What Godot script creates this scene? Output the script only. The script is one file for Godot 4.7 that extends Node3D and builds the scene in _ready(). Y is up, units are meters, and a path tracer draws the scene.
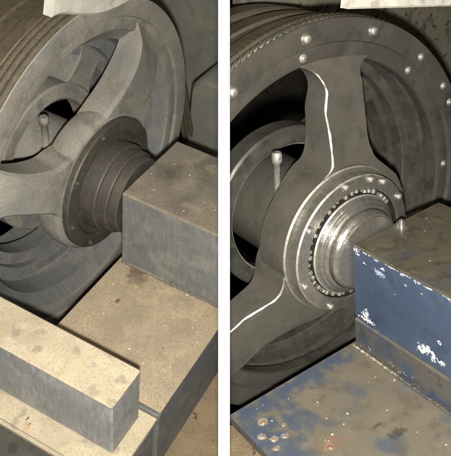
extends Node3D

# ------------------------------------------------------------------ mesh builder
class Mb:
	var surf := {}                       # material -> [verts, normals, uvs]
	var cut := Plane(Vector3.RIGHT, 1000.0)   # keep what lies under this plane

	func _put(m, p: Vector3, n: Vector3, t: Vector2):
		var s = surf[m]
		s[0].append(p); s[1].append(n); s[2].append(t)

	func tri(m, p: Array, n: Array, t: Array):
		if not surf.has(m):
			surf[m] = [PackedVector3Array(), PackedVector3Array(), PackedVector2Array()]
		var d := [cut.distance_to(p[0]), cut.distance_to(p[1]), cut.distance_to(p[2])]
		if d[0] > 0 and d[1] > 0 and d[2] > 0:
			return
		var pp := p; var nn := n; var tt := t
		if d[0] > 0 or d[1] > 0 or d[2] > 0:
			pp = []; nn = []; tt = []
			for i in 3:
				var j := (i + 1) % 3
				if d[i] <= 0:
					pp.append(p[i]); nn.append(n[i]); tt.append(t[i])
				if (d[i] <= 0) != (d[j] <= 0):
					var w: float = d[i] / (d[i] - d[j])
					pp.append(p[i].lerp(p[j], w)); nn.append(n[i].lerp(n[j], w)); tt.append(t[i].lerp(t[j], w))
		for i in range(1, pp.size() - 1):
			var c: Vector3 = (pp[i] - pp[0]).cross(pp[i + 1] - pp[0])
			if c.length_squared() < 1e-18:
				continue
			if c.dot(nn[0] + nn[i] + nn[i + 1]) > 0:
				_put(m, pp[0], nn[0], tt[0]); _put(m, pp[i + 1], nn[i + 1], tt[i + 1]); _put(m, pp[i], nn[i], tt[i])
			else:
				_put(m, pp[0], nn[0], tt[0]); _put(m, pp[i], nn[i], tt[i]); _put(m, pp[i + 1], nn[i + 1], tt[i + 1])

	func uvp(p: Vector3, n: Vector3) -> Vector2:      # flat mapping in metres
		var a := n.abs()
		if a.y >= a.x and a.y >= a.z: return Vector2(p.x, p.z)
		if a.x >= a.z: return Vector2(p.z, p.y)
		return Vector2(p.x, p.y)

	func poly(m, pts: Array, n: Vector3):
		for i in range(1, pts.size() - 1):
			tri(m, [pts[0], pts[i], pts[i + 1]], [n, n, n], [uvp(pts[0], n), uvp(pts[i], n), uvp(pts[i + 1], n)])

	# chamfered box; mats: {"x+","x-","y+","y-","z+","z-"} or "all"; "edge"
	func box(lo: Vector3, hi: Vector3, c: float, mats: Dictionary):
		var ctr := (lo + hi) * 0.5; var h := (hi - lo) * 0.5
		var dm = mats.get("all")
		var em = mats.get("edge", dm)
		for ax in 3:
			var b := (ax + 1) % 3; var d := (ax + 2) % 3
			for s in [-1.0, 1.0]:
				var n := Vector3.ZERO; n[ax] = s
				var pts := []
				for q in [[-1, -1], [1, -1], [1, 1], [-1, 1]]:
					var p := Vector3.ZERO
					p[ax] = s * h[ax]; p[b] = q[0] * (h[b] - c); p[d] = q[1] * (h[d] - c)
					pts.append(ctr + p)
				var key: String = "xyz"[ax] + ("+" if s > 0 else "-")
				poly(mats.get(key, dm), pts, n)
		if c <= 0: return
		for ax in 3:            # edges that run along ax
			var b := (ax + 1) % 3; var d := (ax + 2) % 3
			for sb in [-1.0, 1.0]:
				for sd in [-1.0, 1.0]:
					var n := Vector3.ZERO; n[b] = sb; n[d] = sd; n = n.normalized()
					var pts := []
					for q in [[-1, 0], [1, 0], [1, 1], [-1, 1]]:
						var p := Vector3.ZERO
						p[ax] = q[0] * (h[ax] - c)
						p[b] = sb * (h[b] - (c if q[1] == 1 else 0.0))
						p[d] = sd * (h[d] - (0.0 if q[1] == 1 else c))
						pts.append(ctr + p)
					poly(em if n.y > 0.1 else dm, pts, n)
		for sx in [-1.0, 1.0]:
			for sy in [-1.0, 1.0]:
				for sz in [-1.0, 1.0]:
					var s := Vector3(sx, sy, sz)
					poly(em, [ctr + s * Vector3(h.x, h.y - c, h.z - c), ctr + s * Vector3(h.x - c, h.y, h.z - c), ctr + s * Vector3(h.x - c, h.y - c, h.z)], s.normalized())

	# turn a profile of [radius, along] about the z axis through o
	func lathe(m, prof: Array, n := 120, o := Vector3.ZERO, a0 := 0.0, a1 := TAU, mats := {}):
		var run := 0.0
		var ns := []                          # (radial, along) normal of each band
		for k in prof.size() - 1:
			ns.append(Vector2(prof[k + 1][1] - prof[k][1], prof[k][0] - prof[k + 1][0]).normalized())
		for k in prof.size() - 1:
			var r0: float = prof[k][0]; var z0: float = prof[k][1]
			var r1: float = prof[k + 1][0]; var z1: float = prof[k + 1][1]
			var ln := Vector2(r1 - r0, z1 - z0).length()
			var na: Vector2 = ns[k]; var nb: Vector2 = na
			if k > 0 and ns[k].dot(ns[k - 1]) > 0.9: na = (ns[k] + ns[k - 1]).normalized()
			if k < ns.size() - 1 and ns[k].dot(ns[k + 1]) > 0.9: nb = (ns[k] + ns[k + 1]).normalized()
			if mats.has(k): m = mats[k]
			for i in n:
				var t0 := a0 + (a1 - a0) * i / n; var t1 := a0 + (a1 - a0) * (i + 1) / n
				var e0 := Vector3(cos(t0), sin(t0), 0); var e1 := Vector3(cos(t1), sin(t1), 0)
				var p := [o + e0 * r0 + Vector3(0, 0, z0), o + e1 * r0 + Vector3(0, 0, z0), o + e1 * r1 + Vector3(0, 0, z1), o + e0 * r1 + Vector3(0, 0, z1)]
				var q := [e0 * na.x + Vector3(0, 0, na.y), e1 * na.x + Vector3(0, 0, na.y), e1 * nb.x + Vector3(0, 0, nb.y), e0 * nb.x + Vector3(0, 0, nb.y)]
				var u0 := t0 * 0.45; var u1 := t1 * 0.45
				tri(m, [p[0], p[1], p[2]], [q[0], q[1], q[2]], [Vector2(u0, run), Vector2(u1, run), Vector2(u1, run + ln)])
				tri(m, [p[0], p[2], p[3]], [q[0], q[2], q[3]], [Vector2(u0, run), Vector2(u1, run + ln), Vector2(u0, run + ln)])
			run += ln

	# skin a list of sections (same number of points each); closed round the section
	func loft(m, secs: Array, smooth_round := false, caps := true, mats := {}):
		var np: int = secs[0].size(); var ns := secs.size()
		var qn := []
		for i in ns - 1:
			var row := []
			for j in np:
				var k := (j + 1) % np
				var a: Vector3 = secs[i][j]; var b: Vector3 = secs[i][k]; var c: Vector3 = secs[i + 1][k]; var d: Vector3 = secs[i + 1][j]
				row.append((c - a).cross(d - b).normalized())
			qn.append(row)
		# make the normals point away from the section centre
		var ctr := Vector3.ZERO
		for p in secs[0]: ctr += p
		ctr /= np
		var sgn := 0.0
		for j in np: sgn += qn[0][j].dot(((secs[0][j] + secs[0][(j + 1) % np]) * 0.5 - ctr).normalized())
		var fl := -1.0 if sgn < 0 else 1.0
		var st := []
		for i in ns:
			var row := []
			for j in np:
				var v: Vector3 = qn[maxi(i - 1, 0)][j] + qn[mini(i, ns - 2)][j]
				row.append(v.normalized() * fl)
			st.append(row)
		if smooth_round:
			var st2 := []
			for i in ns:
				var row := []
				for j in np: row.append((st[i][j] + st[i][(j + np - 1) % np]).normalized())
				st2.append(row)
			st = st2
		var run := 0.0
		for i in ns - 1:
			var ln: float = (secs[i + 1][0] - secs[i][0]).length()
			for j in np:
				var k := (j + 1) % np
				var n0: Vector3 = st[i][j]; var n1: Vector3 = st[i][k] if smooth_round else n0
				var n3: Vector3 = st[i + 1][j]; var n2: Vector3 = st[i + 1][k] if smooth_round else n3
				var a: Vector3 = secs[i][j]; var b: Vector3 = secs[i][k]; var c: Vector3 = secs[i + 1][k]; var d: Vector3 = secs[i + 1][j]
				var v0 := float(j) / np * 0.1; var v1 := float(j + 1) / np * 0.1
				var mm = mats.get(j, m)
				tri(mm, [a, b, c], [n0, n1, n2], [Vector2(run, v0), Vector2(run, v1), Vector2(run + ln, v1)])
				tri(mm, [a, c, d], [n0, n2, n3], [Vector2(run, v0), Vector2(run + ln, v1), Vector2(run + ln, v0)])
			run += ln
		if caps:
			var c1 := Vector3.ZERO
			for p in secs[ns - 1]: c1 += p
			var dirv := (c1 / np - ctr).normalized()
			poly(m, Array(secs[0]), -dirv)
			poly(m, Array(secs[ns - 1]), dirv)

	func bake(shift: Vector3) -> ArrayMesh:
		var am := ArrayMesh.new()
		for m in surf:
			var s = surf[m]
			if s[0].is_empty(): continue
			var v: PackedVector3Array = s[0]
			for i in v.size(): v[i] -= shift
			var arr := []; arr.resize(Mesh.ARRAY_MAX)
			arr[Mesh.ARRAY_VERTEX] = v; arr[Mesh.ARRAY_NORMAL] = s[1]; arr[Mesh.ARRAY_TEX_UV] = s[2]
			am.add_surface_from_arrays(Mesh.PRIMITIVE_TRIANGLES, arr)
			am.surface_set_material(am.get_surface_count() - 1, m)
		return am

# ------------------------------------------------------------------ state
var M := {}                                # materials
var frame := {}                            # local frame of each bay
var side := {}                             # face of the added white board, in that frame
var bay := "L"
var rng := RandomNumberGenerator.new()
var bump := {}

func mb() -> Mb:
	var b := Mb.new(); b.cut = side[bay]; return b

func numbered(called: String) -> String:
	if not has_node(called): return called
	var i := 1
	while has_node("%s_%03d" % [called, i]): i += 1
	return "%s_%03d" % [called, i]

func tag(o: Node, label: String, category := "", group := "", kind := ""):
	if label: o.set_meta("label", label)
	if category: o.set_meta("category", category)
	if group: o.set_meta("group", group)
	if kind: o.set_meta("kind", kind)

# a thing standing at a point of the current bay
func thing(called: String, at: Vector3, label: String, category: String, group := "") -> Node3D:
	var o := Node3D.new(); o.name = numbered(called); add_child(o)
	o.transform = frame[bay] * Transform3D(Basis(), at)
	o.set_meta("at", at)
	tag(o, label, category, group)
	return o

func part(called: String, b: Mb, parent: Node3D, under: Node3D = null) -> MeshInstance3D:
	var mi := MeshInstance3D.new(); mi.name = called
	mi.mesh = b.bake(parent.get_meta("at"))
	(under if under else parent).add_child(mi, true)
	return mi

func solo(called: String, b: Mb, at: Vector3) -> MeshInstance3D:
	var mi := MeshInstance3D.new(); mi.name = numbered(called)
	mi.mesh = b.bake(at); add_child(mi)
	mi.transform = frame[bay] * Transform3D(Basis(), at)
	return mi

# ------------------------------------------------------------------ textures
# layers: [cycles per tile, octaves, low, high, colour, strength, squeeze_x, squeeze_y]
func paint(n: int, base: Color, layers: Array, seed_: int, stamps := [], tile := 1.0) -> ImageTexture:
	var px := n * n
	var cr := PackedFloat32Array(); cr.resize(px); cr.fill(base.r)
	var cg := PackedFloat32Array(); cg.resize(px); cg.fill(base.g)
	var cb := PackedFloat32Array(); cb.resize(px); cb.fill(base.b)
	var li := 0
	for l in layers:
		var w: int = n / int(l[6]) if l.size() > 6 else n
		var h: int = n / int(l[7]) if l.size() > 7 else n
		var fn := FastNoiseLite.new()
		fn.seed = seed_ * 31 + li * 7; li += 1
		fn.noise_type = FastNoiseLite.TYPE_SIMPLEX_SMOOTH
		fn.frequency = float(l[0]) / mini(w, h)
		fn.fractal_octaves = l[1]
		var im := fn.get_seamless_image(w, h)
		if w != n or h != n: im.resize(n, n, Image.INTERPOLATE_CUBIC)
		im.convert(Image.FORMAT_L8)
		var d := im.get_data()
		var lut := PackedFloat32Array(); lut.resize(256)
		for i in 256: lut[i] = smoothstep(l[2], l[3], i / 255.0) * l[5]
		var c: Color = l[4]
		for i in px:
			var a := lut[d[i]]
			if a > 0.003:
				cr[i] += (c.r - cr[i]) * a; cg[i] += (c.g - cg[i]) * a; cb[i] += (c.b - cb[i]) * a
	var wob := FastNoiseLite.new(); wob.seed = seed_; wob.frequency = 0.09; wob.fractal_octaves = 3
	for s in stamps:                       # [x, y, rx, ry, colour, raggedness, softness] in metres of the tile
		var sx: float = fposmod(s[0] / tile, 1.0) * n; var sy: float = fposmod(s[1] / tile, 1.0) * n
		var rx: float = maxf(s[2] / tile * n, 0.6); var ry: float = maxf(s[3] / tile * n, 0.6)
		var c: Color = s[4]; var rag: float = s[5]; var soft: float = s[6]
		var ks := 1.3 * clampf(7.0 / minf(rx, ry), .18, 1.0)
		var ex := int(ceil(rx * 2)) + 1; var ey := int(ceil(ry * 2)) + 1
		for y in range(-ey, ey + 1):
			for x in range(-ex, ex + 1):
				var q := Vector2(x / rx, y / ry).length()
				q += wob.get_noise_2d((sx + x) * ks, (sy + y) * ks) * rag
				var a := (1.0 - smoothstep(1.0 - soft, 1.0 + soft * 0.5, q)) * c.a
				if a <= 0.003: continue
				var i := posmod(int(sy) + y, n) * n + posmod(int(sx) + x, n)
				cr[i] += (c.r - cr[i]) * a; cg[i] += (c.g - cg[i]) * a; cb[i] += (c.b - cb[i]) * a
	var out := PackedByteArray(); out.resize(px * 3)
	for i in px:
		out[i * 3] = clampi(int(cr[i] * 255.0), 0, 255)
		out[i * 3 + 1] = clampi(int(cg[i] * 255.0), 0, 255)
		out[i * 3 + 2] = clampi(int(cb[i] * 255.0), 0, 255)
	var img := Image.create_from_data(n, n, false, Image.FORMAT_RGB8, out)
	return ImageTexture.create_from_image(img)

func relief(key: String, n: int, cycles: float, oct: int, strength: float, sqx := 1, sqy := 1):
	var fn := FastNoiseLite.new(); fn.seed = 77 + bump.size(); fn.noise_type = FastNoiseLite.TYPE_SIMPLEX_SMOOTH
	fn.frequency = cycles / mini(n / sqx, n / sqy); fn.fractal_octaves = oct
	var im := fn.get_seamless_image(n / sqx, n / sqy)
	if sqx > 1 or sqy > 1: im.resize(n, n, Image.INTERPOLATE_CUBIC)
	im.convert(Image.FORMAT_RGBA8)
	im.bump_map_to_normal_map(strength)
	bump[key] = ImageTexture.create_from_image(im)

func mat(key: String, tex, tile: float, rough: float, metal := 0.0, nrm := "", nscale := 1.0, tri := true, spec := 0.5) -> StandardMaterial3D:
	var m := StandardMaterial3D.new()
	m.resource_name = key
	if tex is Color: m.albedo_color = tex
	else: m.albedo_texture = tex
	m.roughness = rough; m.metallic = metal; m.metallic_specular = spec
	m.uv1_triplanar = tri
	m.uv1_scale = Vector3.ONE / tile
	if nrm:
		m.normal_enabled = true; m.normal_texture = bump[nrm]; m.normal_scale = nscale
	M[key] = m
	return m

# ------------------------------------------------------------------ shapes shared by both machines
func smooth_rows(rows: Array, sub: int) -> Array:       # Catmull-Rom through rows of floats
	var out := []
	for i in rows.size() - 1:
		var a = rows[maxi(i - 1, 0)]; var b = rows[i]; var c = rows[i + 1]; var d = rows[mini(i + 2, rows.size() - 1)]
		for k in sub:
			var t := float(k) / sub; var r := []
			for j in b.size(): r.append(cubic_interpolate(b[j], c[j], a[j], d[j], t))
			out.append(r)
	out.append(rows[-1])
	return out

# rows: left b,u  right b,u  front a  back a ; the front edges carry a chamfer
func spoke(b: Mb, rows: Array, c: float, face, flank, edge, wav := .05):
	var secs := []
	for r in smooth_rows(rows, 6):
		var l := Vector3(r[0], r[1], 0); var q := Vector3(r[2], r[3], 0)
		var w := (q - l).normalized() * c * (.85 + wav * sin(secs.size() * .53) + wav * .8 * sin(secs.size() * 1.37 + 1.0))
		var f := Vector3(0, 0, r[4]); var k := Vector3(0, 0, r[5]); var z := Vector3(0, 0, c)
		secs.append([l + k, l + f - z, l + w + f, l.lerp(q, 0.5) + f, q - w + f, q + f - z, q + k])
	b.loft(face, secs, false, true, {0: flank, 1: edge, 2: face, 3: face, 4: edge, 5: flank, 6: flank})

func rope(b: Mb, path: Array, m, r: float, strands: int, lay: float):
	var secs := []; var run := 0.0
	for i in path.size():
		if i > 0: run += (path[i] - path[i - 1]).length()
		var t: Vector3 = (path[mini(i + 1, path.size() - 1)] - path[maxi(i - 1, 0)]).normalized()
		var s := Vector3(0, 0, 1); var o := s.cross(t).normalized()
		var tw := run / lay * TAU
		var sec := []
		for j in strands * 5:
			var an := TAU * j / (strands * 5)
			var rr := r * (0.76 + 0.24 * absf(cos((an - tw) * strands * 0.5)))
			sec.append(path[i] + s * cos(an) * rr + o * sin(an) * rr)
		secs.append(sec)
	b.loft(m, secs, true, true)

func rope_path(rc: float, a: float, a0: float, a1: float, drop0: float, drop1: float) -> Array:
	var p := []
	if drop0 > 0:
		for i in 40: p.append(Vector3(rc * cos(a0), rc * sin(a0), a) + Vector3(sin(a0), -cos(a0), 0) * drop0 * (1.0 - i / 40.0))
	var n := int((a1 - a0) * rc / 0.002)
	for i in n + 1:
		var t := a0 + (a1 - a0) * i / n
		p.append(Vector3(rc * cos(t), rc * sin(t), a))
	if drop1 > 0:
		for i in range(1, 41): p.append(Vector3(rc * cos(a1), rc * sin(a1), a) + Vector3(-sin(a1), cos(a1), 0) * drop1 * i / 40.0)
	return p

func rod(b: Mb, m, p: Vector3, q: Vector3, prof: Array, n := 20):    # prof: [t along, radius]
	var d := (q - p).normalized()
	var s := d.cross(Vector3(0.3, 0.2, 0.9)).normalized(); var o := d.cross(s)
	var secs := []
	for k in prof:
		var sec := []
		for j in n: sec.append(p.lerp(q, k[0]) + (s * cos(TAU * j / n) + o * sin(TAU * j / n)) * k[1])
		secs.append(sec)
	b.loft(m, secs, false, true)

func bolt_mesh(r: float, m, wm) -> ArrayMesh:
	var b := Mb.new()
	b.lathe(wm, [[r * 1.0, 0.0], [r * 1.0, r * 0.14], [r * 0.92, r * 0.22], [r * 0.62, r * 0.22]].map(func(q): return q), 24)
	var pr := [[r * 0.66, r * 0.15], [r * 0.66, r * 0.4], [r * 0.56, r * 0.56], [r * 0.36, r * 0.66], [0.001, r * 0.7]]
	b.lathe(m, pr, 24)
	return b.bake(Vector3.ZERO)

func hex_mesh(r: float, h: float, m) -> ArrayMesh:
	var b := Mb.new()
	b.lathe(m, [[r * 1.45, 0.0], [r * 1.45, h * 0.2], [r * 1.3, h * 0.25], [r * 0.5, h * 0.25]], 28)
	b.lathe(m, [[r, h * 0.2], [r, h * 0.9], [r * 0.86, h], [r * 0.5, h], [r * 0.5, h * 1.4], [r * 0.4, h * 1.5], [0.001, h * 1.5]], 6)
	return b.bake(Vector3.ZERO)

func put(mesh: Mesh, called: String, parent: Node3D, at: Vector3, basis := Basis()):
	var mi := MeshInstance3D.new(); mi.name = called; mi.mesh = mesh
	parent.add_child(mi, true)
	mi.transform = Transform3D(basis, at - parent.get_meta("at"))
	return mi

# ------------------------------------------------------------------ scene
func _ready():
	rng.seed = 11
	# camera: looks down on the two machines
	var pitch := deg_to_rad(36.5)
	var cam := Camera3D.new(); cam.name = "camera"
	cam.fov = rad_to_deg(2.0 * atan(228.0 / 650.0)); cam.near = 0.02; cam.far = 60.0
	var eye := Transform3D(Basis(Vector3.RIGHT, -pitch), Vector3(0, 1.6, 0))
	cam.transform = eye
	add_child(cam); cam.current = true
	# no daylight here: a dark machine room
	var we := WorldEnvironment.new(); we.name = "environment"
	var env := Environment.new()
	env.background_mode = Environment.BG_COLOR
	env.background_color = Color(0.0, 0.0, 0.0)
	env.tonemap_mode = Environment.TONE_MAPPER_LINEAR
	env.tonemap_exposure = 1.0
	env.sdfgi_enabled = true; env.ssao_enabled = true; env.ssil_enabled = true
	we.environment = env; add_child(we)
	# camera flash, just under the lens
	var lamp := OmniLight3D.new(); lamp.name = "camera_flash"
	lamp.light_color = Color(1.0, 0.98, 0.94); lamp.light_energy = 5.7
	lamp.light_size = 0.025; lamp.omni_range = 12.0; lamp.omni_attenuation = 2.0; lamp.shadow_enabled = true
	add_child(lamp); lamp.position = eye * Vector3(-0.003, -0.085, -0.02)
	# added overhead fill in place of ambient light; no fitting is seen
	var top := AreaLight3D.new(); top.name = "fill_light"
	top.area_size = Vector2(1.2, 0.3)
	top.light_color = Color(1.0, 0.95, 0.84); top.light_energy = 1.2
	top.area_range = 12.0; top.shadow_enabled = true
	add_child(top); top.position = Vector3(-0.2, 3.1, -0.9); top.rotation = Vector3(-PI / 2, 0, 0)

	# the two bays: each has its own frame, x across the wheel, y up, z along the shaft
	var rl := Basis(Vector3(0.45720619, 0.56985023, -0.68281272), Vector3(0.1129312, 0.72434301, 0.68012775), Vector3(0.88216157, -0.38806948, 0.26682023)).orthonormalized()
	var rr := Basis(Vector3(0.82835659, 0.36342237, -0.42632094), Vector3(-0.12411656, 0.86116213, 0.49294509), Vector3(0.54627872, -0.35542083, 0.75845606)).orthonormalized()
	frame["L"] = eye * Transform3D(rl, Vector3(-0.36423655, 0.14182286, -1.82615516))
	frame["R"] = eye * Transform3D(rr, Vector3(0.24691636, -0.00318432, -1.59726812))
	side["L"] = frame["L"].affine_inverse() * Plane(Vector3.RIGHT, -0.0115)
	side["R"] = frame["R"].affine_inverse() * Plane(Vector3.LEFT, -0.0060)
	materials()
	setting(eye)
	left_machine()
	right_machine()

func srgb(r: int, g: int, b: int, a := 1.0) -> Color:
	return Color(r / 255.0, g / 255.0, b / 255.0, a)

func materials():
	relief("cast", 512, 90.0, 3, 2.2)
	relief("fine", 512, 150.0, 2, 1.5)
	relief("dent", 512, 12.0, 5, 2.5)
	relief("turned", 512, 40.0, 3, 3.0, 32, 1)
	# --- dusty machine
	mat("dusty_cast", paint(640, srgb(117, 114, 107), [[4, 5, .35, .8, srgb(134, 131, 122), .7], [7, 5, .5, .9, srgb(88, 87, 82), .7], [50, 3, .4, .9, srgb(143, 138, 129), .5], [90, 2, .6, .9, srgb(82, 80, 73), .5], [3, 5, .5, .8, srgb(96, 98, 98), .55], [5, 5, .62, .85, srgb(122, 107, 85), .5]], 3), .7, .85, 0.0, "cast", .14)
	mat("dusty_dark", paint(512, srgb(66, 63, 58), [[6, 4, .35, .85, srgb(80, 75, 66), .8], [20, 4, .45, .9, srgb(52, 51, 48), .6], [80, 2, .6, .9, srgb(108, 100, 88), .4]], 4), .5, .55, 0.2, "fine", .2)
	mat("rope_brown", paint(512, srgb(73, 66, 52), [[12, 4, .4, .85, srgb(96, 87, 69), .8], [50, 3, .45, .85, srgb(44, 39, 31), .8]], 6), .2, .75, 0.0, "cast", .8)
	mat("drum_brown", paint(512, srgb(104, 95, 80), [[5, 4, .4, .85, srgb(122, 110, 90), .8], [14, 4, .45, .9, srgb(74, 70, 64), .6]], 7), .5, .36, 0.5, "fine", .3)
	var st := []
	st.append([0.045, 0.215, .05, .03, srgb(60, 54, 44, .5), .5, .9])
	for i in 26: st.append([rng.randf_range(-.1, .25), rng.randf_range(.15, .5), rng.randf_range(.001, .003), rng.randf_range(.001, .003), srgb(205, 190, 165), .3, .5])
	mat("pedestal_dust", paint(640, srgb(107, 100, 88), [[4, 4, .4, .8, srgb(84, 78, 71), .8], [7, 4, .5, .8, srgb(126, 118, 103), .7], [60, 3, .55, .8, srgb(84, 78, 68), .6], [110, 2, .6, .8, srgb(133, 124, 109), .5]], 8, st, .6), .6, .9, 0.0, "cast", .2, false)
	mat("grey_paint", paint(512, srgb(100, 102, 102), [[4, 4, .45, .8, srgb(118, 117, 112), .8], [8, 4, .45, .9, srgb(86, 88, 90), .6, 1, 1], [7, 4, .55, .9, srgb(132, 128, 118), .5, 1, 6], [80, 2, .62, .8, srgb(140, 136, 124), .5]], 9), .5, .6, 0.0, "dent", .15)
	st = [[-.112, .208, .034, .026, srgb(74, 62, 50, .75), .7, .9], [-.128, .235, .03, .022, srgb(90, 76, 60, .6), .9, .9], [-.225, .226, .009, .006, srgb(84, 72, 56, .9), .5, .5]]
	for i in 150:
		var r := .0007 + .0028 * pow(rng.randf(), 3.0)
		st.append([rng.randf_range(-.6, 0), rng.randf_range(.1, .6), r, r * rng.randf_range(.5, 1.), srgb(206, 192, 160, .9) if i % 3 else srgb(104, 88, 68), .5, .5])
	mat("plate_dust", paint(768, srgb(142, 129, 109), [[4, 5, .35, .85, srgb(127, 116, 99), .8], [7, 5, .45, .9, srgb(158, 142, 117), .8], [40, 4, .45, .9, srgb(125, 111, 89), .6], [150, 2, .55, .85, srgb(177, 162, 135), .6], [110, 2, .68, .8, srgb(96, 84, 66), .6]], 10, st, .6), .6, .95, 0.0, "cast", .2, false)
	st = []
	for i in 60:
		var r := rng.randf_range(.0008, .003)
		st.append([rng.randf_range(-.6, 0), rng.randf_range(0, .6), r, r * rng.randf_range(.5, 1.), srgb(170, 140, 98), .5, .5])
	st.append([-.617, .25, .013, .010, srgb(160, 132, 98, .7), .9, .6]); st.append([-.612, .251, .004, .003, srgb(120, 92, 68, .7), .9, .5])
	st.append([-.602, .238, .005, .002, srgb(70, 60, 52), .4, .4])
	mat("beam_dust", paint(640, srgb(166, 156, 133), [[4, 4, .35, .85, srgb(152, 140, 118), .8], [10, 4, .45, .9, srgb(177, 167, 146), .7], [60, 3, .5, .9, srgb(140, 129, 106), .6], [9, 5, .6, .85, srgb(121, 114, 102), .6], [140, 2, .66, .82, srgb(120, 105, 83), .6]], 12, st, .6), .6, .95, 0.0, "cast", .2, false)
	mat("beam_side", paint(640, srgb(128, 129, 128), [[5, 4, .45, .8, srgb(146, 146, 142), .8], [9, 5, .5, .75, srgb(110, 112, 114), .5, 1, 4], [10, 4, .6, .85, srgb(156, 155, 150), .5, 1, 4], [60, 3, .6, .8, srgb(160, 154, 138), .5]], 13), .6, .7, 0.0, "dent", .2, false)
	mat("floor_dust", paint(512, srgb(121, 106, 82), [[4, 5, .35, .8, srgb(107, 92, 71), .8], [60, 3, .4, .9, srgb(139, 123, 97), .6], [9, 3, .78, .86, srgb(74, 58, 43), .9]], 14), .45, .95, 0.0, "cast", .6)
	mat("wall_dark", paint(512, srgb(104, 104, 96), [[4, 4, .35, .85, srgb(116, 113, 103), .8], [12, 4, .45, .9, srgb(90, 90, 85), .6]], 15), 1.0, .7, 0.0, "dent", .2)
	mat("casing_grey", paint(512, srgb(102, 101, 95), [[5, 4, .35, .85, srgb(112, 109, 100), .8], [40, 3, .45, .9, srgb(90, 90, 86), .5]], 16), .6, .6, 0.0, "fine", .3)
	mat("pale_guard", paint(512, srgb(196, 192, 182), [[5, 4, .45, .8, srgb(214, 210, 200), .8], [9, 4, .55, .8, srgb(150, 146, 134), .6]], 17), .4, .6, 0.0, "fine", .2)
	mat("guard_grey", paint(512, srgb(165, 162, 153), [[5, 4, .35, .85, srgb(183, 179, 169), .8], [9, 4, .5, .9, srgb(141, 136, 125), .6]], 18), .4, .6, 0.0, "fine", .2)
	# --- cleaned machine
	mat("clean_cast", paint(512, srgb(90, 88, 81), [[5, 5, .35, .85, srgb(105, 101, 92), .8], [9, 5, .45, .95, srgb(71, 70, 66), .7], [70, 3, .45, .9, srgb(110, 105, 96), .4]], 21), .6, 0.4, 0.32, "cast", 0.14)
	mat("clean_rim", paint(640, srgb(80, 77, 72), [[5, 5, .35, .85, srgb(92, 90, 81), .8], [8, 5, .5, .9, srgb(58, 58, 56), .7], [80, 3, .5, .9, srgb(98, 94, 86), .4]], 22), .7, 0.38, 0.32, "fine", 0.16)
	mat("clean_inner", paint(512, srgb(78, 77, 70), [[5, 5, .35, .85, srgb(94, 91, 84), .8], [7, 5, .45, .9, srgb(53, 53, 51), .7], [20, 4, .6, .95, srgb(117, 115, 104), .5]], 23), .5, 0.45, 0.32, "fine", 0.2)
	mat("machined", paint(512, srgb(195, 191, 182), [[6, 4, .35, .85, srgb(172, 168, 159), .8], [14, 5, .45, .95, srgb(115, 111, 106), .8]], 24), .25, .60, 0.75, "cast", .35)
	mat("hub_steel", paint(512, srgb(178, 175, 168), [[4, 4, .35, .85, srgb(156, 152, 145), .8], [30, 4, .4, .9, srgb(200, 197, 188), .6, 8, 1], [12, 5, .5, .95, srgb(131, 129, 123), .5, 2, 1]], 25), .3, .30, 0.85, "turned", .35, false)
	mat("groove_dark", paint(256, srgb(46, 44, 39), [[8, 4, .45, .8, srgb(64, 60, 52), .8]], 26), .3, .6, 0.3)
	mat("band_brown", paint(512, srgb(77, 70, 58), [[5, 4, .35, .85, srgb(68, 64, 55), .8], [20, 4, .45, .9, srgb(93, 84, 68), .5]], 27), .5, 0.45, 0.15, "fine", .3)
	mat("rope_steel", paint(256, srgb(147, 143, 132), [[30, 3, .5, .8, srgb(90, 85, 75), .8]], 28), .2, .32, 0.8)
	chipped()
	mat("rough_edge", paint(256, srgb(176, 166, 146), [[16, 4, .4, .6, srgb(104, 94, 78), .95], [40, 3, .6, .7, srgb(214, 208, 192), .9]], 29), .2, .5, 0.4, "cast", .6)
	mat("mottled_wall", paint(512, srgb(92, 88, 77), [[5, 4, .4, .85, srgb(104, 99, 86), .8], [10, 5, .6, .8, srgb(62, 58, 51), .7], [24, 4, .7, .78, srgb(44, 41, 37), .9]], 30), .7, .8, 0.0, "dent", .3)
	mat("pit_floor", paint(256, srgb(128, 124, 115), [[6, 4, .4, .8, srgb(140, 136, 126), .8], [12, 4, .5, .8, srgb(108, 104, 97), .8]], 41), .8, .9)
	mat("white_board", Color(0.93, 0.93, 0.92), 1.0, .8)

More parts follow.
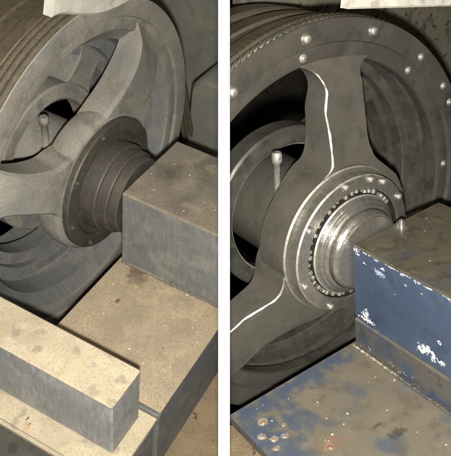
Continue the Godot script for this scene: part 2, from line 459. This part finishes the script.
func chipped():
	# blue paint worn to grime, with flaked spots where the photograph shows them
	var white := srgb(232, 232, 226); var pale := srgb(168, 182, 198); var rust := srgb(112, 86, 68)
	var st := []
	var ring := func(x, y, r, c):
		st.append([x, y, r, r * (.55 + .4 * absf(sin(x * 900.0))), srgb(176, 166, 150), .45, .5]); st.append([x + r * .1, y, r * .8, r * .6, c, .5, .5]); st.append([x - r * .2, y + r * .3, r * .3, r * .2, srgb(214, 206, 190), 1.2, .4])
	M["_ring"] = ring
	for i in 34:
		var x := rng.randf_range(-.42, -.06); var y := rng.randf_range(.15, .5)
		var r := .0008 + .0026 * pow(rng.randf(), 2.5)
		st.append([x, y, r, r * rng.randf_range(.5, 1.2), white if i % 2 else pale, .6, .4])
	ring.call(-.375, .21, .012, srgb(132, 108, 86)); ring.call(-.40, .24, .009, srgb(120, 104, 92)); ring.call(-.385, .262, .009, srgb(136, 112, 88))
	ring.call(-.362, .27, .008, srgb(112, 104, 100)); ring.call(-.395, .285, .008, srgb(128, 106, 88)); ring.call(-.345, .245, .006, srgb(120, 110, 100))
	ring.call(-.30, .335, .009, rust); ring.call(-.31, .35, .012, rust); ring.call(-.285, .33, .004, white)
	for q in [[-.40, .2, .06, .1], [-.34, .17, .09, .03], [-.25, .165, .09, .022], [-.38, .3, .05, .09], [-.2, .16, .07, .03], [-.12, .17, .03, .03], [-.40, .4, .03, .06], [-.31, .25, .03, .05]]:
		st.push_front([q[0], q[1], q[2], q[3], srgb(64, 76, 96, .62), 1.1, 1.0])
	st.append([-.30, .345, .03, .02, srgb(124, 96, 78, .6), .9, .8])
	st.append([-.18, .41, .022, .012, srgb(58, 52, 44, .6), .9, .7]); st.append([-.2, .37, .014, .004, srgb(60, 52, 44, .6), .9, .7])
	mat("blue_plate", paint(768, srgb(104, 98, 86), [[4, 5, .5, .85, srgb(70, 80, 96), .8], [6, 5, .4, .85, srgb(114, 106, 92), .7], [9, 5, .5, .85, srgb(86, 76, 64), .5], [130, 2, .55, .85, srgb(126, 119, 104), .45]], 33, st, .6), .6, .42, 0.1, "dent", .2, false)
	# side of the pedestal: along the shaft, height
	st = []
	for i in 40:
		var x := .15 + .30 * pow(rng.randf(), 1.3)
		st.append([x, .043 + rng.randf_range(-.004, .003), rng.randf_range(.001, .007), rng.randf_range(.0008, .003), white if i % 2 else pale, 1.3, .3])
	for q in [[.17, .03, .006], [.165, .04, .008], [.235, .012, .013], [.245, .028, .006], [.31, .018, .003], [.352, .02, .003], [.192, .016, .004], [.28, -.02, .002]]:
		st.append([q[0], q[1], q[2], q[2] * .5, white if q[2] < .01 else pale, 1.5, .4])
	for q in [[.185, -.128, .006, .006], [.195, -.125, .005, .014], [.205, -.137, .012, .005], [.19, -.14, .02, .003], [.36, -.120, .012, .010], [.375, -.112, .012, .008], [.39, -.125, .007, .008], [.41, -.125, .006, .006], [.40, -.075, .004, .004]]:
		st.append([q[0], q[1], q[2], q[3], white, 1.6, .3])
	mat("blue_side", paint(768, srgb(61, 74, 95), [[4, 4, .45, .8, srgb(68, 82, 103), .7], [8, 5, .5, .9, srgb(53, 63, 78), .7], [130, 2, .6, .8, srgb(78, 91, 112), .4]], 34, st, .6), .6, .4, 0.05, "dent", .15, false)
	st = []
	for i in 12: st.append([rng.randf_range(-.05, .2), rng.randf_range(.16, .5), .002, .002, pale, .6, .4])
	mat("blue_top", paint(640, srgb(82, 76, 64), [[4, 5, .45, .85, srgb(62, 68, 78), .8], [7, 5, .45, .85, srgb(94, 87, 73), .8], [12, 4, .5, .85, srgb(58, 54, 48), .6], [130, 2, .58, .8, srgb(112, 104, 88), .4]], 35, st, .6), .6, .4, 0.1, "dent", .25, false)
	st = []
	for i in 16: st.append([.15 + .2 * pow(rng.randf(), 2.0), rng.randf_range(-.235, -.21), rng.randf_range(.001, .004), rng.randf_range(.001, .003), white if i % 2 else pale, .7, .4])
	mat("grime_side", paint(512, srgb(86, 84, 80), [[4, 5, .3, .65, srgb(62, 74, 94), .95], [8, 5, .45, .85, srgb(100, 92, 78), .8], [20, 4, .55, .85, srgb(68, 62, 54), .6]], 36, st, .6), .6, .45, 0.1, "dent", .3, false)
	M.erase("_ring")

func setting(eye: Transform3D):
	# added white board, standing in for the blank strip between the two views
	var b := Mb.new()
	var fr := func(y): return eye * Vector3(0, y, -1.2)
	var a: Vector3 = fr.call(.62); var c: Vector3 = fr.call(-1.0)
	var prof := [a, Vector3(0, a.y + .35, a.z - .5), Vector3(0, a.y + .35, -3.6), Vector3(0, -.5, -3.6), Vector3(0, -.5, c.z), c]
	var x0 := -.01335; var x1 := .00780
	for s in [[x0, Vector3.LEFT], [x1, Vector3.RIGHT]]:
		var pts := []
		for p in prof: pts.append(Vector3(s[0], p.y, p.z))
		b.poly(M.white_board, pts, s[1])
	for i in prof.size():
		var p: Vector3 = prof[i]; var q: Vector3 = prof[(i + 1) % prof.size()]
		var n := Vector3.RIGHT.cross(q - p).normalized()
		var mid := (p + q) * .5
		if n.dot(mid - Vector3(0, .5, -2.0)) < 0: n = -n
		b.poly(M.white_board, [Vector3(x0, p.y, p.z), Vector3(x1, p.y, p.z), Vector3(x1, q.y, q.z), Vector3(x0, q.y, q.z)], n)
	var mi := MeshInstance3D.new(); mi.name = "added_gap_board"; mi.mesh = b.bake(Vector3.ZERO); add_child(mi)
	tag(mi, "added thin white upright board standing in for the blank strip between the dusty and the cleaned view", "board")
	bay = "L"
	b = mb(); b.box(Vector3(-.43, -.50, .40), Vector3(1.2, -.452, 1.6), 0.0, {"all": M.floor_dust})
	tag(solo("floor", b, Vector3(0, -.50, 0)), "", "", "", "structure")
	b = mb(); b.box(Vector3(.95, -.45, -1.6), Vector3(1.0, 1.6, 1.6), 0.0, {"all": M.wall_dark})
	tag(solo("wall", b, Vector3(.95, -.45, 0)), "", "", "", "structure")
	b = mb(); b.box(Vector3(-1.9, -1.55, -.9), Vector3(1.2, -1.50, 1.6), 0.0, {"all": M.pit_floor})
	tag(solo("pit_floor", b, Vector3(0, -1.55, 0)), "", "", "", "structure")
	b = mb(); b.box(Vector3(-.6, -1.5, -2.05), Vector3(3.2, 1.6, -2.0), 0.0, {"all": M.wall_dark})
	tag(solo("back_wall", b, Vector3(1.0, -1.5, -2.0)), "", "", "", "structure")
	bay = "R"
	b = mb(); b.box(Vector3(-.2, -4.2, -4.05), Vector3(6.0, 2.0, -4.0), 0.0, {"all": M.mottled_wall})
	tag(solo("back_wall", b, Vector3(2.0, -4.2, -4.0)), "", "", "", "structure")
	b = mb(); b.box(Vector3(-1.2, -.36, .10), Vector3(.8, -.32, 1.4), 0.0, {"all": M.floor_dust})
	tag(solo("floor", b, Vector3(0, -.36, 0)), "", "", "", "structure")
	b = mb(); b.box(Vector3(.60, -.32, -.46), Vector3(2.0, 1.4, -.42), 0.0, {"all": M.mottled_wall})
	b.box(Vector3(.1, .34, -.46), Vector3(.599, 1.4, -.42), 0.0, {"all": M.mottled_wall})
	tag(solo("wall", b, Vector3(1.2, -.32, -.44)), "", "", "", "structure")

# rim profile: drum at the back, round the outside to the front flange, back along the inside
func rim_parts(t: Node3D, face, inner, drum, bore: Array):
	var b := mb()
	b.lathe(drum, [[.36, -.33], [.492, -.33], [.497, -.326], [.497, -.255], [.492, -.25], [.484, -.248], [.484, -.205], [.494, -.2], [.494, -.15], [.487, -.147], [.487, -.105], [.497, -.10], [.497, -.066], [.494, -.061], [.47, -.060]], 180)
	part("drum", b, t)
	b = mb()
	b.lathe(face, [[.47, -.060], [.47, -.006], [.497, -.006], [.5, -.003], [.4985, 0.0], [.455, 0.0], [.450, -.002], [.446, -.010], [.420, -.010], [.413, -.013], [.410, -.020]], 200)
	part("flange", b, t)
	b = mb()
	b.lathe(inner, bore, 160)
	part("inner_rim", b, t)

func left_machine():
	bay = "L"
	var t := thing("traction_sheave", Vector3(0, -.5, 0), "dust covered grey spoked pulley wheel with brown ropes", "pulley")
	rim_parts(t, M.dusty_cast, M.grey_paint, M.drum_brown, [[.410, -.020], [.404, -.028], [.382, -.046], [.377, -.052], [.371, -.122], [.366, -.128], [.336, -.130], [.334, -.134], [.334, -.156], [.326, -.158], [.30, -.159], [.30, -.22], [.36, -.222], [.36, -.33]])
	for rows in [
		[[-.02, .19, .17, -.01, .028, -.05], [.03, .215, .205, .045, .030, -.05], [.068, .232, .208, .082, .030, -.05], [.10, .250, .214, .110, .030, -.05], [.132, .273, .230, .138, .030, -.05], [.167, .304, .254, .171, .026, -.05], [.195, .340, .282, .206, .016, -.05], [.206, .366, .318, .232, .0, -.05], [.205, .388, .352, .238, -.008, -.05], [.19, .41, .40, .235, -.0125, -.05]],
		[[-.11, .16, -.15, -.05, .028, -.05], [-.15, .162, -.188, -.02, .030, -.05], [-.182, .162, -.205, .018, .030, -.05], [-.215, .172, -.225, .040, .030, -.05], [-.255, .190, -.258, .062, .028, -.05], [-.300, .216, -.305, .092, .022, -.05], [-.338, .244, -.352, .115, .008, -.05], [-.352, .268, -.385, .112, -.006, -.05], [-.35, .30, -.425, .10, -.0125, -.05]],
		[[.02, -.14, .12, -.06, .036, -.05], [.06, -.19, .17, -.10, .04, -.05], [.11, -.25, .21, -.17, .03, -.05], [.17, -.33, .26, -.24, .02, -.05], [.2, -.4, .32, -.3, -.0125, -.05]]]:
		var b := mb(); spoke(b, rows, .010, M.dusty_cast, M.dusty_cast, M.dusty_cast); part("spoke", b, t)
	var b := mb()
	b.lathe(M.dusty_cast, [[.12, -.05], [.175, -.062], [.192, -.054], [.2, -.045], [.207, -.02], [.209, .005], [.206, .020], [.199, .029], [.190, .032], [.17, .033]], 120)
	part("hub", b, t)
	b = mb()
	b.lathe(M.dusty_dark, [[.190, .030], [.193, .034], [.193, .046], [.190, .050], [.156, .051], [.151, .047], [.149, .040], [.130, .040], [.129, .082], [.126, .086], [.121, .087], [.120, .112], [.117, .116], [.111, .117], [.110, .138], [.106, .142], [.06, .1425], [.058, .17]], 140)
	var bf := part("bearing_flange", b, t)
	b = mb(); b.lathe(M.dusty_cast, [[.12, -.33], [.12, -.058]], 80); part("hub_neck", b, t)
	for a in [100, 145, 190, 235]:
		put(bolt_mesh(.010, M.dusty_dark, M.dusty_dark), "bolt", t, Vector3(cos(deg_to_rad(a)) * .177, sin(deg_to_rad(a)) * .177, .0503))
	back_web(t, M.dusty_cast, M.dusty_cast, 48.0, [49.0, 165.0, 285.0], .325)
	b = mb(); rod(b, M.dusty_cast, Vector3(-.078, .088, -.10), Vector3(-.078, .205, -.10), [[0, .017], [.1, .016], [.12, .009], [.8, .009], [.81, .0125], [.95, .0125], [1, .010]]); part("stud", b, t)
	# ropes in the front grooves
	for k in 3:
		b = mb(); rope(b, rope_path([.494, .4955, .4945][k], -.0158 - .0175 * k, .36, PI + .2, .55, 0), M.rope_brown, .0092, 6, .038 + .003 * k)
		tag(solo("wire_rope", b, Vector3(0, .48, 0)), ["brown dusty wire rope lying against the front flange of the dusty pulley", "middle one of three brown dusty wire ropes on the dusty pulley", "brown dusty wire rope next to the smooth drum of the dusty pulley"][k], "rope", "ropes on the dusty pulley")
	# pedestal
	t = thing("bearing_pedestal", Vector3(.04, -.163, .3), "grey steel box pedestal with brown dust on top, against the dusty wheel hub", "pedestal")
	b = mb(); b.box(Vector3(-.097, -.162, .150), Vector3(.183, .086, .9), .005, {"all": M.grey_paint, "y+": M.pedestal_dust, "edge": M.pedestal_dust}); part("box", b, t)
	b = mb(); weld(b, Vector3(-.099, -.160, .155), Vector3(-.099, -.160, .75), .007, M.pedestal_dust); part("weld_bead", b, t)
	# bedplate
	t = thing("bedplate", Vector3(0, -.452, .3), "sandy dust covered steel base plate in front of the dusty wheel", "base plate")
	b = mb(); b.box(Vector3(-.449, -.183, .143), Vector3(.5, -.1635, .497), .002, {"all": M.grey_paint, "y+": M.plate_dust, "edge": M.plate_dust}); part("plate", b, t)
	b = mb(); b.box(Vector3(-.449, -.452, .40), Vector3(.5, -.1835, .494), .003, {"all": M.grey_paint, "y+": M.plate_dust}); part("frame", b, t)
	# box beam
	t = thing("box_beam", Vector3(-.52, -.2, .3), "grey steel box beam with thick pale dust on top and a wide foot", "beam")
	b = mb(); b.box(Vector3(-.577, -.194, .0), Vector3(-.469, -.001, .452), .004, {"all": M.beam_side, "y+": M.beam_dust, "edge": M.beam_dust}); part("body", b, t)
	b = mb(); b.box(Vector3(-.632, -.203, .0), Vector3(-.4495, -.1945, .490), .002, {"all": M.beam_dust}); part("flange", b, t)
	b = mb(); b.box(Vector3(-.637, -.222, .0), Vector3(-.4495, -.2085, .487), .002, {"all": M.beam_dust}); part("flange", b, t)
	b = mb(); b.box(Vector3(-.60, -.452, .34), Vector3(-.4505, -.2225, .484), .003, {"all": M.grey_paint}); part("leg", b, t)
	# pale guard above the wheel
	t = thing("rope_guard", Vector3(.02, .50, .03), "pale grey curved metal guard over the top of the dusty wheel", "guard")
	b = mb()
	var secs := []
	for r in smooth_rows([[-.166, .545], [-.134, .541], [-.094, .525], [-.024, .499], [.034, .487], [.102, .482], [.2, .482]], 4):
		secs.append([Vector3(r[0], r[1], .002), Vector3(r[0], r[1], .024), Vector3(r[0], r[1] + .006, .03), Vector3(r[0] + .03, r[1] + .12, .03), Vector3(r[0] + .03, r[1] + .12, .002)])
	b.loft(M.guard_grey, secs); part("shell", b, t)
	# casing behind on the right
	t = thing("machine_casing", Vector3(.75, -.452, .2), "dark grey rounded machine casing behind the dusty wheel, by the dark wall", "casing")
	b = mb()
	secs = []
	for q in [[.6, .012], [.612, 0.0], [.9, 0.0]]:
		var sec := [Vector3(q[0], -.452, -.036 + q[1])]
		for i in 7:
			var an := PI - i * PI / 12
			sec.append(Vector3(q[0], -.03 + (.06 - q[1]) * sin(an), .024 + (.06 - q[1]) * cos(an)))
		sec.append(Vector3(q[0], .03 - q[1], .6)); sec.append(Vector3(q[0], -.452, .6))
		secs.append(sec)
	b.loft(M.casing_grey, secs); part("body", b, t)

func back_web(t: Node3D, inner, face, _a: float, spokes: Array, out: float):
	var b := mb()
	b.lathe(inner, [[.178, -.205], [.178, -.152], [.182, -.148], [.218, -.148], [.224, -.153], [.224, -.205], [.178, -.205]].map(func(q): return q), 120)
	var ring := part("back_ring", b, t)
	b = mb()
	b.lathe(face, [[.1765, -.158], [.1765, -.150], [.181, -.1465]], 120)
	part("bevel", b, t, ring)
	for d in spokes:
		var e := Vector2.from_angle(deg_to_rad(d)); var n := Vector2(-e.y, e.x)
		var rows := []
		for q in [[.205, .075], [.235, .058], [lerpf(.235, out, .5), .05], [lerpf(.235, out, .8), .056], [out, .075]]:
			var l: Vector2 = e * q[0] + n * q[1]; var r: Vector2 = e * q[0] - n * q[1]
			rows.append([l.x, l.y, r.x, r.y, -.156, -.215])
		b = mb(); spoke(b, rows, .006, inner, inner, face); part("back_spoke", b, t)

func weld(b: Mb, p: Vector3, q: Vector3, r: float, m):
	var secs := []; var n := int((q - p).length() / .0035)
	for i in n + 1:
		var c := p.lerp(q, float(i) / n); var rr := r * (.8 + .12 * sin(i * 1.1) + rng.randf_range(-.25, .2))
		var sec := []
		for j in 8: sec.append(c + Vector3(cos(TAU * j / 8), sin(TAU * j / 8), 0) * rr)
		secs.append(sec)
	b.loft(m, secs, true)

func right_machine():
	bay = "R"
	var t := thing("traction_sheave", Vector3(0, -.32, 0), "cleaned dark metal spoked pulley wheel with bolted rim and bare steel hub", "pulley")
	rim_parts(t, M.clean_rim, M.clean_inner, M.band_brown, [[.410, -.020], [.412, -.052], [.416, -.056], [.434, -.058], [.434, -.082], [.424, -.086], [.418, -.120], [.400, -.124], [.396, -.128], [.394, -.160], [.376, -.163], [.372, -.21], [.362, -.215], [.36, -.33]])
	for rows in [
		[[-.11, .12, .20, .05, .064, -.05], [-.06, .168, .18, .10, .064, -.05], [-.025, .186, .150, .135, .060, -.05], [-.011, .206, .122, .168, .050, -.05], [-.005, .235, .113, .205, .040, -.05], [-.001, .27, .114, .25, .030, -.05], [.0, .31, .117, .30, .021, -.05], [.012, .350, .120, .338, .014, -.05], [.006, .378, .126, .362, .002, -.05], [-.010, .398, .140, .381, -.006, -.05], [-.035, .412, .170, .392, -.011, -.05], [-.06, .425, .21, .40, -.0135, -.05]],
		[[-.15, .03, .0, -.16, .064, -.05], [-.178, -.02, -.05, -.185, .064, -.05], [-.188, -.058, -.10, -.192, .060, -.05], [-.205, -.085, -.15, -.195, .050, -.05], [-.24, -.10, -.20, -.208, .038, -.05], [-.278, -.113, -.251, -.226, .028, -.05], [-.32, -.138, -.305, -.262, .017, -.05], [-.35, -.145, -.325, -.288, -.006, -.05], [-.385, -.15, -.355, -.325, -.0135, -.05]],
		[[.02, -.16, .12, -.02, .070, -.05], [.10, -.15, .16, -.05, .05, -.05], [.22, -.2, .26, -.1, .02, -.05], [.33, -.26, .40, -.12, -.0135, -.05]]]:
		var b := mb(); spoke(b, rows, .0034, M.clean_cast, M.clean_cast, M.machined, .24); part("spoke", b, t)
	var b := mb()
	b.lathe(M.clean_cast, [[.12, -.034], [.172, -.034], [.181, -.026], [.182, .064], [.179, .069], [.150, .070]], 140, Vector3.ZERO, 0.0, TAU, {3: M.machined, 4: M.clean_cast})
	part("hub", b, t)
	b = mb()
	b.lathe(M.hub_steel, [[.171, .068], [.171, .096], [.168, .100], [.140, .102], [.138, .099], [.138, .085], [.124, .085], [.124, .100], [.121, .104], [.116, .105], [.116, .110], [.114, .113], [.109, .114], [.108, .117], [.108, .122], [.105, .126], [.101, .127], [.100, .124], [.097, .124], [.097, .137], [.092, .143], [.088, .144], [.087, .149], [.040, .151], [.038, .18]], 160, Vector3.ZERO, 0.0, TAU, {1: M.machined, 2: M.hub_steel, 4: M.groove_dark, 6: M.groove_dark, 7: M.machined, 8: M.hub_steel, 17: M.groove_dark, 18: M.hub_steel})
	part("bearing_flange", b, t)
	b = mb(); b.lathe(M.clean_cast, [[.13, -.33], [.13, -.03]], 80); part("hub_neck", b, t)
	var bm := bolt_mesh(.0105, M.machined, M.hub_steel)
	for a in [97.7, 70.4, 54.9, 144.6, 196.3, 238.9, 27.0]:
		put(bm, "bolt", t, Vector3(cos(deg_to_rad(a)) * .160, sin(deg_to_rad(a)) * .160, .1015))
	var tm := []
	for k in 3:
		var tb := Mb.new(); tb.box(Vector3(-.0052, -.003 - .0012 * k, 0), Vector3(.0052 - .001 * k, .004, .008 + .003 * k), .0012, {"all": M.machined}); tm.append(tb.bake(Vector3.ZERO))
	for i in 30:
		var a := deg_to_rad(30 + i * 8.4 + rng.randf_range(-1.5, 1.5))
		put(tm[i % 3], "lock_tab", t, Vector3(cos(a) * .131, sin(a) * .131, .0853), Basis(Vector3(0, 0, 1), a + rng.randf_range(-.2, .2)))
	var rm := bolt_mesh(.0135, M.machined, M.hub_steel); var rs := bolt_mesh(.0095, M.machined, M.machined)
	for q in [[.472, 93.0, 1], [.468, 118.1, 1], [.474, 69.6, 1], [.472, 47.1, 0], [.476, 31.8, 0], [.475, 25.0, 0]]:
		put(rm if q[2] else rs, "bolt", t, Vector3(cos(deg_to_rad(q[1])) * q[0], sin(deg_to_rad(q[1])) * q[0], .0002))
	for q in [[.431, 93.8], [.431, 48.0], [.431, 3.0]]:
		put(rs, "bolt", t, Vector3(cos(deg_to_rad(q[1])) * q[0], sin(deg_to_rad(q[1])) * q[0], -.0098))
	back_web(t, M.clean_inner, M.machined, 78.0, [43.0, 170.0, 292.0], .40)
	b = mb(); rod(b, M.machined, Vector3(-.086, .094, -.07), Vector3(-.076, .212, -.07), [[0, .008], [.78, .008], [.785, .0115], [.80, .0115], [.81, .0125], [.95, .0125], [1, .010]]); part("stud", b, t)
	for k in 2:
		b = mb(); rope(b, rope_path(.4920, [-.0185, -.0445][k], .36, PI + .2, .3, 0), [M.rope_steel, M.band_brown][k], .0122, 6, .1)
		tag(solo("wire_rope", b, Vector3(0, .48, 0)), ["shiny steel wire rope lying against the bolted rim of the cleaned pulley", "dull brown wire rope second from the bolted rim of the cleaned pulley"][k], "rope", "ropes on the cleaned pulley")
	# pedestal
	t = thing("bearing_pedestal", Vector3(.08, -.235, .3), "blue painted steel box pedestal with chipped white spots beside the shiny hub", "pedestal")
	b = mb(); b.box(Vector3(-.055, -.150, .154), Vector3(.221, .048, .9), .004, {"all": M.blue_side, "y+": M.blue_top, "edge": M.blue_top}); part("box", b, t)
	b = mb(); b.box(Vector3(-.059, -.234, .156), Vector3(.225, -.1505, .9), .004, {"all": M.grime_side}); part("foot", b, t)
	b = mb(); weld(b, Vector3(-.064, -.232, .158), Vector3(-.064, -.232, .30), .0045, M.rough_edge); weld(b, Vector3(-.064, -.233, .302), Vector3(-.064, -.233, .8), .005, M.grime_side); part("weld_bead", b, t)
	put(hex_mesh(.012, .012, M.hub_steel), "bolt", t, Vector3(.075, .0485, .175), Basis(Vector3.RIGHT, -PI / 2))
	# bedplate
	t = thing("bedplate", Vector3(0, -.32, .3), "worn blue steel base plate with flaked paint below the cleaned wheel", "base plate")
	b = mb(); b.box(Vector3(-.419, -.266, .143), Vector3(.6, -.2355, .95), .003, {"all": M.grime_side, "y+": M.blue_plate, "edge": M.blue_plate}); part("plate", b, t)
	b = mb(); b.box(Vector3(-.30, -.32, .2), Vector3(.6, -.266, .9), .0, {"all": M.grime_side}); part("frame", b, t)
	# white bar over the wheel
	t = thing("rope_guard", Vector3(.2, .55, 0), "plain white straight bar over the top of the cleaned wheel", "guard")
	b = mb(); 
	var secs := []
	for q in [[.072, .514], [.60, .412]]:
		var o := Vector3(q[0], q[1], 0); var up := Vector3(.011, .055, 0)
		secs.append([o, o + Vector3(0, 0, .026), o + Vector3(0, .004, .03), o + up + Vector3(0, 0, .03), o + up])
	b.loft(M.pale_guard, secs); part("bar", b, t)
